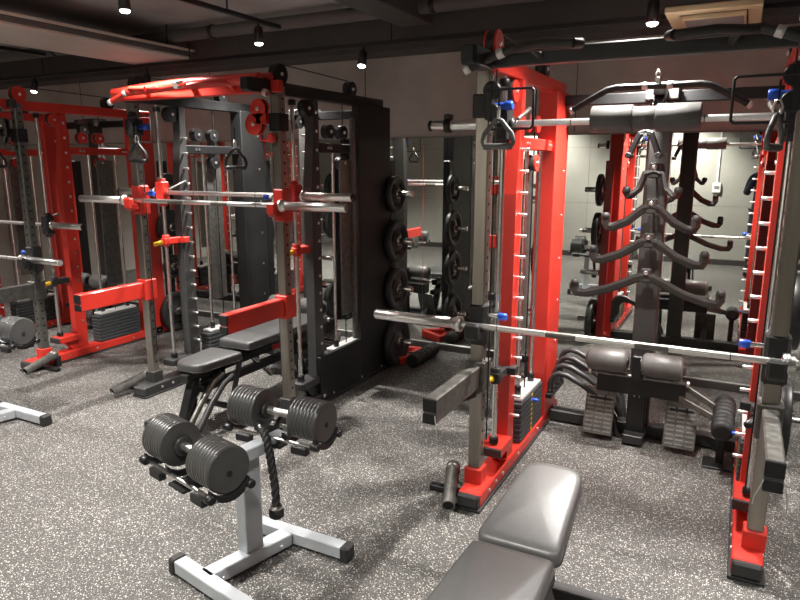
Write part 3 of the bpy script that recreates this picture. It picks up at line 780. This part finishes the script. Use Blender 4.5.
# ------------------------------------------------------------------ lat bars and grips hung on the centre column of the red station
lat = thing('lat_pulldown_bar', 'wide black bent pulldown bar hanging at the top of the red station', 'pulldown bar', (LC[0], LC[1] + 1.06, 1.86))
MB().tube([(-.42, 0, .02), (-.36, 0, .055), (-.25, 0, .115), (-.20, 0, .125), (.20, 0, .125), (.25, 0, .115), (.36, 0, .055), (.42, 0, .02)], .0165, 12).build('bent_bar', 'rubber', lat)
for s in (-1, 1):
    Cy((s * .42, 0, .02), (s * .437, 0, .010), .0185, 12, .003).build('end_cap', 'white_steel', lat)
    Cy((s * .075, 0, .125), (s * .045, 0, .125), .019, 12, .003).build('grip_ring', 'white_steel', lat)
MB().bx(-.012, .012, -.008, .008, .13, .165, .002).build('hanger_lug', 'chrome', lat)
MB().tube([(0, 0, .16), (.012, 0, .18), (0, 0, .20), (-.012, 0, .18), (0, 0, .16)], .004, 8).build('snap_hook', 'bright_chrome', lat)

def vbar(label, z, span, drop, y=1.165, tip=.05, thick=.046, m='handle_grey', rz=0):
    t = thing('grip_bar', label, 'pulldown bar', (LC[0] + .005, LC[1] + y, z), rz, group='winged grip bars hung on the column')
    h = span / 2
    MB().tube([(-h, -.035, -drop + tip), (-h, -.03, -drop + .01), (-h + .012, -.028, -drop - .012), (-h * .82, -.022, -drop - .012), (-h * .52, -.012, -drop * .80), (-.045, 0, -.012), (0, 0, .0), (.045, 0, -.012), (h * .52, -.012, -drop * .80), (h * .82, -.022, -drop - .012), (h - .012, -.028, -drop - .012), (h, -.03, -drop + .01), (h, -.035, -drop + tip)], 0, sq=(thick, .028), smooth=False).build('winged_bar', m, t)
    for s in (-1, 1):
        MB().lathe((s * h, -.035, -drop + tip - .02), (0, 0, 1), [(0, .014), (.006, .021), (.028, .021), (.036, .014)], 12).build('end_stop', 'rubber', t)
    MB().bx(-.028, .028, -.012, .016, -.035, .045, .006).build('hang_plate', m, t)
    MB().lathe((0, -.024, .022), (0, 1, 0), [(0, .007), (0, .0125), (.008, .0125)], 14, False).build('eyelet', 'bright_chrome', t)
    Cy((0, -.03, .022), (0, 1.25 - y, .022), .005, 8).build('hang_pin', 'chrome', t)
    return t
vbar('widest winged grip bar, lowest on the column of the red station', .985, .76, .105)
vbar('winged grip bar second from bottom on the column of the red station', 1.18, .57, .10)
vbar('winged grip bar third from bottom on the column of the red station', 1.365, .46, .10)
vbar('small steep winged grip, highest on the column of the red station', 1.555, .26, .115, tip=.02)
tg = thing('row_handle', 'black triangular row handle hanging just under the foam bar pad', 'row handle', (LC[0] - .05, LC[1] + 1.15, 1.66))
MB().tube([(-.075, -.02, -.02), (-.03, -.01, .09), (0, 0, .10), (.03, -.01, .09), (.075, -.02, -.02)], 0, sq=(.03, .03), smooth=False).build('handle_body', 'black', tg)
for s in (-1, 1): Cy((s * .075, -.07, -.02), (s * .075, .04, -.02), .016, 12, .003).build('grip', 'rubber', tg)
Cy((0, -.03, .085), (0, .10, .085), .008, 8).build('hang_pin', 'bright_chrome', tg)

# four bent handle bars leaning beside the left rear column of the red station
for k in range(4):
    t = thing('curved_handle', '%s of four curved black handle bars stored beside the left foot plate' % ('nearest', 'second nearest', 'third nearest', 'farthest')[k], 'handle bar', (LC[0] - .36, LC[1] + 1.20 + .085 * k, .028 * k), group='curved handle bars')
    ze = (.02, .075, -.036, -.064)[k]
    MB().tube([(.27, 0, ze), (.24, 0, .13), (.17, 0, .215), (.06, 0, .285), (-.04, 0, .335), (-.09, 0, .342), (-.125, 0, .325), (-.145, 0, .28), (-.145, 0, .235 - .028 * k)], .0175, 10).build('bent_tube', 'dark_grey', t)
    Cy((-.145, 0, .235 - .028 * k), (-.145, 0, .215 - .028 * k), .019, 10, .003).build('tube_cap', 'rubber', t)
# ribbed roller arm on the right
rr = thing('leg_roller', 'ribbed black rubber leg roller on two flat arms beside the right post', 'leg roller', (LC[0] + .46, LC[1] + 1.0, .0))
for k in range(4):
    MB().lathe((0, -.12 + k * .085, .26 + k * .012), (0, .99, .14), [(0, .035), (.006, .052), (.03, .056), (.036, .050), (.05, .050), (.056, .056), (.078, .052), (.084, .035)], 22).build('roller_segment', 'rubber', rr)
MB().beam((-.02, .02, .27), (-.27, .16, .33), .012, .035).build('flat_arm', 'gunmetal', rr)
MB().beam((-.02, .12, .29), (-.27, .22, .40), .012, .035).build('flat_arm', 'gunmetal', rr)
MB().beam((0, .05, .25), (0, .08, .0), .04, .02).build('arm_foot', 'black', rr)
MB().bx(-.08, .08, .0, .14, 0, .012, .003).build('foot_pad', 'black', rr)

lr = thing('leg_roller', 'ribbed black leg roller with red bracket on the floor behind the black station', 'leg roller', (-2.20, 4.44, 0))
for k in range(5):
    MB().lathe((0, k * .088, .058), (0, 1, 0), [(0, .035), (.006, .052), (.03, .056), (.036, .050), (.05, .050), (.056, .056), (.08, .052), (.086, .035)], 22).build('roller_segment', 'rubber', lr)
MB().beam((-.10, .05, .03), (-.32, .30, .05), .05, .06).build('bracket_arm', 'red', lr)
MB().beam((-.10, .38, .03), (-.32, .30, .05), .05, .06).build('bracket_arm', 'red', lr)
MB().beam((-.02, .21, .058), (-.14, .21, .05), .03, .03).build('axle_stub', 'gunmetal', lr)
MB().beam((-.12, .03, .03), (-.12, .40, .03), .04, .05).build('bracket_bar', 'red', lr)

# ------------------------------------------------------------------ adjustable dumbbells on T stands
def disc_mesh(r, w): return shared(('disc', r, w), lambda: with_mat(MB().lathe((0, 0, 0), (1, 0, 0), [(0, .02), (0, r - .0016), (.0012, r), (w - .0012, r), (w, r - .0016), (w, .02)], 40, False), 'weight_disc', 'disc_iron'))
def dumbbell(label, loc, rz):
    t = thing('adjustable_dumbbell', label, 'dumbbell', loc, rz, group='adjustable dumbbells on stands')
    Cy((-.065, 0, 0), (.065, 0, 0), .0165, 18).build('handle', 'bright_chrome', t)
    w = .0165
    for s in (-1, 1):
        MB().lathe((s * .062, 0, 0), (s, 0, 0), [(0, .017), (0, .030), (.004, .036), (.018, .036), (.02, .03)], 24).build('inner_flange', 'cast_iron', t)
        for k in range(8):
            r = .083 if k % 3 else .0824
            x0 = .085 + k * w
            o = link('weight_disc', disc_mesh(r, w - .0005), t, (x0 if s > 0 else -x0 - w + .0005, 0, 0))
        xe = .085 + 8 * w
        MB().lathe((s * (xe - .004), 0, 0), (s, 0, 0), [(0, .05), (0, .078), (.003, .080), (.006, .078)], 36).build('end_plate', 'disc_iron', t)
        MB().cyl((s * (xe + .0005), .0, -.012), (s * (xe + .0045), .0, -.012), .0105, n=14).build('end_hole', 'hole', t)
    return t
def cradle(parent, c, rz):
    """saddle tray that carries one dumbbell; part of the stand"""
    R = Matrix.Rotation(rz, 3, 'Z'); c = Vector(c)
    def P(x, y, z): return c + R @ Vector((x, y, z))
    tr = MB()
    for y in (-.06, .06): tr.tube([P(-.225, y, .0), P(.225, y, .0)], .008, 10)
    o = tr.build('cradle_rail', 'bright_chrome', parent)
    for s in (-1, 1):
        pts = []
        for k in range(13):
            a = PI + .18 * PI + k / 12 * PI * .64
            pts.append((math.cos(a) * .088, .088 + math.sin(a) * .088))
        out = pts + [(.10, -.022), (.06, -.03), (-.06, -.03), (-.10, -.022)]
        for (xa, xb) in ((.205, .225), (.055, .07)):
            mb = MB(); vs0 = [P(s * xa, p[0], p[1]) for p in out]; vs1 = [P(s * xb, p[0], p[1]) for p in out]; n = len(out)
            # saddle built as strips between arc and underside
            for k in range(12):
                u0 = -.10 + .2 * k / 12; u1 = -.10 + .2 * (k + 1) / 12
                q = [(pts[k][0], pts[k][1]), (pts[k + 1][0], pts[k + 1][1]), (pts[k + 1][0], pts[k + 1][1] - .022), (pts[k][0], pts[k][1] - .022)]
                A = [P(s * xa, *p) for p in q]; Bq = [P(s * xb, *p) for p in q]
                mb.add(A + Bq, [(0, 1, 2, 3), (4, 5, 6, 7), (0, 1, 5, 4), (1, 2, 6, 5), (2, 3, 7, 6), (3, 0, 4, 7)])
            mb.build('saddle', 'black', o)
        for y in (-.078, .078):
            mb = MB(); mb.cyl(P(s * .20, y, .012), P(s * .235, y, .012), .016, n=14, ch=.003); mb.build('saddle_end', 'black', o)
        for y in (-.07, .07):
            MB().box(P(s * .14, y, -.018), (.075, .03, .034), .004, R).build('rail_block', 'black', o)
    MB().box(P(0, 0, -.025), (.10, .16, .012), .002, R).build('cradle_base', 'black', o)
    return o

def stand(label, dx, dy):
    t = thing('dumbbell_stand', label, 'dumbbell stand', (-1.645 + dx, 1.85 + dy, 0), group='dumbbell stands')
    rl = MB().beam((-.04, -.225, .039), (.06, .155, .039), .07, .054).build('base_rail', 'stand_paint', t)
    for (c, a) in (((.022, -.245), -.2), ((.095, .18), 0.0)):
        dv = Vector((math.cos(a), math.sin(a), 0)); c = Vector((c[0], c[1], .039))
        ft = MB().beam(c - dv * .222, c + dv * .235, .056, .054).build('foot_bar', 'stand_paint', t)
        for k in (-.24, .25): MB().beam(c + dv * (k - .02) + Vector((0, 0, -.004)), c + dv * (k + .02) + Vector((0, 0, -.004)), .064, .068, ch=.007).build('foot_cap', 'rubber', ft)
    for (x, y) in ((.007, -.19), (.076, .08)): Cy((x + .01, y, .04), (x + .018, y, .04), .008, 8, .002).build('rail_bolt', 'bright_chrome', rl)
    MB().box((.005, -.01, .28), (.06, .085, .45), .004, Matrix.Rotation(-.2, 3, 'Z')).build('post', 'stand_paint', t)
    tb = MB().beam((-.0, -.24, .495), (.055, .16, .495), .06, .05).build('top_beam', 'stand_paint', t)
    cradle(t, (.012, -.288, .515), -.254)
    cradle(t, (.062, .147, .515), 0)
    return t
stand('light grey dumbbell stand in the foreground', 0, 0)
dumbbell('front adjustable dumbbell on the foreground stand, nearest the camera', (-1.633, 1.562, .603), -.254)
dumbbell('rear adjustable dumbbell on the foreground stand, beside the rope', (-1.583, 1.997, .603), 0)
stand('light grey dumbbell stand cut off by the left edge', -2.41, .33)
dumbbell('front adjustable dumbbell on the left stand, out of frame', (-4.043, 1.892, .603), -.254)
dumbbell('adjustable dumbbell on the stand at the left edge', (-3.993, 2.327, .603), 0)

# triceps rope hanging over the stand beam
rp = thing('triceps_rope', 'black braided triceps rope with steel end hanging from the foreground stand', 'rope', (-1.625, 1.985, .49))
path = [Vector(p) for p in ((-.06, -.02, .045), (-.01, -.055, .060), (.035, -.085, .045), (.062, -.10, .0), (.078, -.105, -.07), (.090, -.107, -.15), (.092, -.107, -.24))]
def smooth(P, n):
    out = []
    for i in range(len(P) - 1):
        p0, p1, p2, p3 = P[max(0, i - 1)], P[i], P[i + 1], P[min(len(P) - 1, i + 2)]
        for k in range(n):
            t = k / n
            out.append(.5 * ((2 * p1) + (-p0 + p2) * t + (2 * p0 - 5 * p1 + 4 * p2 - p3) * t * t + (-p0 + 3 * p1 - 3 * p2 + p3) * t ** 3))
    return out + [P[-1]]
sp = smooth(path, 9)
for j in range(3):
    mb = MB(); q = []
    for i, p in enumerate(sp):
        tdir = (sp[min(i + 1, len(sp) - 1)] - sp[max(i - 1, 0)]).normalized()
        x = tdir.cross(Vector((0.3, 1, 0))).normalized(); y = tdir.cross(x); a = i * .62 + j * 2 * PI / 3
        q.append(p + (x * math.cos(a) + y * math.sin(a)) * .0085)
    mb.tube(q, .0095, 8).build('rope_strand', 'rubber', rp)
e = sp[-1]
MB().lathe(e + Vector((0, 0, .012)), (0, 0, -1), [(0, .018), (.002, .024), (.016, .024), (.018, .021)], 18).build('ferrule', 'chrome', rp)
MB().lathe(e + Vector((0, 0, -.004)), (0, 0, -1), [(0, .022), (.006, .030), (.03, .030), (.04, .018), (.042, .002)], 20).build('end_ball', 'rubber', rp)
MB().tube([(-.06, -.03, .05), (-.03, -.05, .075), (.0, -.07, .07), (.0, -.075, .04)], .006, 8).build('steel_link', 'bright_chrome', rp)

# ------------------------------------------------------------------ benches
def rounded(pts, rad, n=6):
    """round the corners of a polygon (list of xy, radius per corner)"""
    out = []; m = len(pts)
    for i in range(m):
        p, a, b = Vector(pts[i]), Vector(pts[i - 1]), Vector(pts[(i + 1) % m]); r = rad[i]
        u = (a - p).normalized(); v = (b - p).normalized(); ang = u.angle(v); d_ = r / math.tan(ang / 2)
        s0 = p + u * d_; s1 = p + v * d_
        for k in range(n + 1):
            t = k / n; out.append(s0 * (1 - t) ** 2 + p * 2 * t * (1 - t) + s1 * t * t)
    return out
def cushion(outline, z0, z1, bev=.014, crown=.006):
    c = sum((Vector(p) for p in outline), Vector((0, 0))) / len(outline)
    mb = MB(); n = len(outline); rings = []
    def inset(d): return [p + (c - p).normalized() * d for p in (Vector(q) for q in outline)]
    for (d_, z) in ((bev, z0), (.002, z0 + .006), (0, z0 + .012), (0, z1 - bev), (bev * .3, z1 - bev * .3), (bev, z1), (bev * 3, z1 + crown * .6)):
        rings.append([(p.x, p.y, z) for p in inset(d_)])
    vs = [p for r in rings for p in r]; fs = []
    for i in range(len(rings) - 1):
        for k in range(n): fs.append((i * n + k, i * n + (k + 1) % n, (i + 1) * n + (k + 1) % n, (i + 1) * n + k))
    o = len(vs); vs.append((c.x, c.y, z1 + crown)); vs.append((c.x, c.y, z0))
    t = (len(rings) - 1) * n
    for k in range(n): fs.append((t + k, t + (k + 1) % n, o)); fs.append(((k + 1) % n, k, o + 1))
    mb.add(vs, fs, True)
    return mb
def bench(label, loc, seat_mat, back_mat, knobs=False, incline=0.0, sl=.49):
    t = thing('weight_bench', label, 'bench', loc, 0, group=None)
    # seat points towards +y end of the bench; back pad runs towards -y
    seat = rounded([(-.135, 0.0), (.135, 0.0), (.105, sl), (-.105, sl)], [.035, .035, .085, .085])
    so = cushion(seat, -.055, 0.0).build('seat_pad', seat_mat, t)
    MB().tube([(p.x * 1.0, p.y, -.047) for p in (Vector(q) for q in seat)], .004, 6, closed=True).build('seat_piping', 'vinyl_side', so)
    so.rotation_euler = (incline, 0, 0)
    back = rounded([(-.13, -.02), (-.155, -.88), (.155, -.88), (.13, -.02)], [.03, .05, .05, .03])
    bo = cushion(back, -.055, 0.0).build('back_pad', back_mat, t)
    MB().tube([(p.x, p.y, -.047) for p in (Vector(q) for q in back)], .004, 6, closed=True).build('back_piping', 'vinyl_side', bo)
    zf = -loc[2]
    if knobs: bo.location = (0, -.035, .028); so.location = (0, 0, -.012)
    fr = MB().beam((0, .38, -.10), (0, -.80, -.10), .06, .05).build('spine_tube', 'black', t)
    MB().beam((0, .33, -.06), (0, .10, -.06), .16, .012).build('seat_plate', 'black', fr)
    MB().beam((0, -.10, -.06), (0, -.75, -.06), .16, .012).build('back_plate', 'black', fr)
    for (y0, y1) in ((.30, .42), (-.66, -.80)):
        l = MB().beam((0, y0, -.11), (0, y1, zf + .05), .06, .05, up=(0, 1, 0)).build('leg', 'black', t)
        ft = MB().beam((-.27, y1, zf + .035), (.27, y1, zf + .035), .055, .045).build('floor_bar', 'black', l)
        for s in (-1, 1): MB().bx(s * .27 - .02, s * .27 + .02, y1 - .032, y1 + .032, zf, zf + .06, .006).build('floor_cap', 'rubber', l)
    MB().beam((.085, -.02, -.06), (.115, .12, -.34), .012, .05).build('side_stay', 'dark_grey', t)
    MB().beam((-.085, -.02, -.06), (-.115, .12, -.34), .012, .05).build('side_stay', 'dark_grey', t)
    MB().beam((-.12, .12, -.34), (.12, .12, -.34), .03, .03).build('stay_bar', 'dark_grey', t)
    MB().tube([(0, -.2, -.1), (0, -.42, -.30)], .02, 10).build('prop_bar', 'chrome', t)
    if knobs:
        for x, m_ in ((-.14, 'dark_grey'), (-.06, 'gunmetal'), (.02, 'dark_grey')):
            MB().tube([(x, .12, -.13), (x, .20, -.16), (x + .01, .30, -.26), (x + .02, .44, -.43)], .019, 10).build('front_leg', m_, t)
        MB().tube([(.10, .30, -.43), (.09, .26, -.30), (.07, .24, -.27), (.05, .25, -.28), (.03, .30, -.36)], .013, 10).build('front_loop', 'dark_grey', t)
        Cy((.03, .05, -.16), (.10, .05, -.17), .012, 10).build('knob_stem', 'chrome', t)
        MB().lathe((.09, .05, -.17), (1, 0, -.1), [(0, .014), (.005, .024), (.03, .024), (.038, .015)], 14).build('knob', 'blue', t)
        MB().lathe((.06, -.36, -.16), (1, 0, -.1), [(0, .014), (.005, .024), (.03, .024), (.038, .015)], 14).build('knob', 'blue', t)
        MB().bx(-.040, -.030, -.62, -.40, -.118, -.078, .001).build('decal_plate', 'red', t)
        MB().beam((0, .25, -.20), (0, -.85, -.20), .05, .05).build('lower_tube', 'black', t)
        MB().bx(-.03, .03, .06, .16, -.22, -.06, .005).build('pivot_block', 'black', t)
    return t
bench('padded black bench in the foreground with its pale seat lit', (-.515, 1.765, .45), 'vinyl', 'vinyl', incline=.12)
bb = bench('flat black bench with blue knobs standing inside the black station', (-2.82, 3.04, .45), 'vinyl_back', 'vinyl_back', knobs=True, sl=.36)
bb.rotation_euler = (0, 0, PI)
# ------------------------------------------------------------------ things seen only in the mirror
ou = thing('wall_outlet', 'white wall socket box with conduit, reflected in the mirror', 'socket', (-.36, YF + .001, 1.22))
B(-.06, .06, 0, .045, -.075, .075, .006).build('socket_box', 'plug_white', ou)
B(-.035, .035, .044, .05, -.02, .03, .002).build('socket_face', 'vent_grey', ou)
B(-.014, .014, 0, .025, .075, 1.0, .003).build('conduit', 'plug_white', ou)
B(-.03, .05, 0, .03, .98, 1.01, .003).build('conduit_elbow', 'plug_white', ou)
sw = thing('wall_switch', 'small white light switch beside the socket, reflected in the mirror', 'switch', (.06, YF + .001, 1.2))
B(-.03, .03, 0, .012, -.05, .05, .003).build('switch_plate', 'plug_white', sw)
B(-.012, .012, .012, .018, -.02, .02, .002).build('rocker', 'vent_grey', sw)

def skin(name, pts, edges, rad, m, parent, sub=2, root=0):
    me = bpy.data.meshes.new(name); me.from_pydata(pts, edges, []); me.materials.append(M[m])
    o = link(name, me, parent)
    sk = o.modifiers.new('skin', 'SKIN'); sk.use_smooth_shade = True
    for i, v in enumerate(me.skin_vertices[0].data):
        v.radius = (rad[i], rad[i]) if not isinstance(rad[i], tuple) else rad[i]; v.use_root = (i == root)
    sb = o.modifiers.new('subd', 'SUBSURF'); sb.levels = sub; sb.render_levels = sub
    return o
pr = thing('person', 'person in dark navy top holding up a phone, reflected in the mirror', 'person', (0.29, -.46, 0))
pts = [(0, 0, .95), (0, 0, 1.12), (0, .01, 1.30), (0, 0, 1.43), (0, .01, 1.50),          # pelvis..neck
       (-.17, 0, 1.40), (-.235, .10, 1.17), (-.11, .30, 1.47),                       # left arm
       (.17, 0, 1.40), (.235, .10, 1.17), (.11, .30, 1.47),
       (-.09, 0, .90), (-.10, .02, .50), (-.10, -.01, .10),
       (.09, 0, .90), (.10, .02, .50), (.10, -.01, .10)]
ed = [(0, 1), (1, 2), (2, 3), (3, 4), (3, 5), (5, 6), (6, 7), (3, 8), (8, 9), (9, 10), (0, 11), (11, 12), (12, 13), (0, 14), (14, 15), (15, 16)]
rad = [(.16, .11), (.145, .10), (.165, .11), (.11, .085), .055, .065, .052, .034, .065, .052, .034, .085, .062, .045, .085, .062, .045]
body = skin('body', pts, ed, rad, 'navy_cloth', pr)
tro = skin('trousers', [(0, 0, .96), (-.09, 0, .89), (-.10, .02, .50), (-.10, -.01, .07), (.09, 0, .89), (.10, .02, .50), (.10, -.01, .07)], [(0, 1), (1, 2), (2, 3), (0, 4), (4, 5), (5, 6)], [(.17, .12), .095, .072, .062, .095, .072, .062], 'trouser_cloth', pr)
hd = MB()
def ellips(c, r, n=16, mseg=12, mb=None):
    mb = mb or MB(); vs = []; fs = []
    for i in range(mseg + 1):
        th = PI * i / mseg
        for k in range(n):
            ph = 2 * PI * k / n; vs.append((c[0] + r[0] * math.sin(th) * math.cos(ph), c[1] + r[1] * math.sin(th) * math.sin(ph), c[2] + r[2] * math.cos(th)))
    for i in range(mseg):
        for k in range(n): fs.append((i * n + k, i * n + (k + 1) % n, (i + 1) * n + (k + 1) % n, (i + 1) * n + k))
    mb.add(vs, fs, True); return mb
ellips((0, .02, 1.62), (.078, .095, .115), mb=hd); ellips((0, .112, 1.61), (.014, .022, .026), 10, 8, hd); ellips((0, .01, 1.52), (.05, .055, .07), 12, 8, hd)
for s in (-1, 1): ellips((s * .079, .01, 1.615), (.012, .022, .032), 10, 8, hd)
head = hd.build('head', 'skin', pr)
hr = ellips((0, -.005, 1.665), (.086, .098, .088)); hr.build('hair', 'hair', head)
for s in (-1, 1): ellips((s * .03, .106, 1.635), (.013, .008, .007), 10, 6).build('eye', 'hair', head)
ellips((0, .104, 1.565), (.026, .008, .007), 10, 6).build('mouth', 'dark_red', head)
for s in (-1, 1):
    hm = MB(); wx = s * .095; wy = .335; wz = 1.515
    ellips((wx, wy, wz), (.022, .032, .045), 12, 8, hm)
    for f in range(4): hm.tube([(wx - s * .005, wy + .02, wz - .03 + f * .02), (wx - s * .03, wy + .047, wz - .025 + f * .02), (wx - s * .055, wy + .045, wz - .022 + f * .019)], [.010, .009, .007], 8)
    hm.tube([(wx, wy - .015, wz + .02), (wx - s * .025, wy - .012, wz + .045), (wx - s * .045, wy + .0, wz + .05)], [.011, .010, .008], 8)
    hm.build('hand', 'skin', pr)
    MB().bx(s * .10 - .055, s * .10 + .045, -.10, .17, 0, .085, .02).build('shoe', 'black', pr)
ph = thing('phone', 'dark phone held up by the person, reflected in the mirror', 'phone', (0.29, -.105, 1.55))
B(-.075, .075, -.005, .005, -.037, .037, .003).build('phone_body', 'black', ph)
MB().lathe((.055, .004, .02), (0, 1, 0), [(0, .010), (.002, .010), (.002, .006)], 14).build('camera_ring', 'chrome', ph)
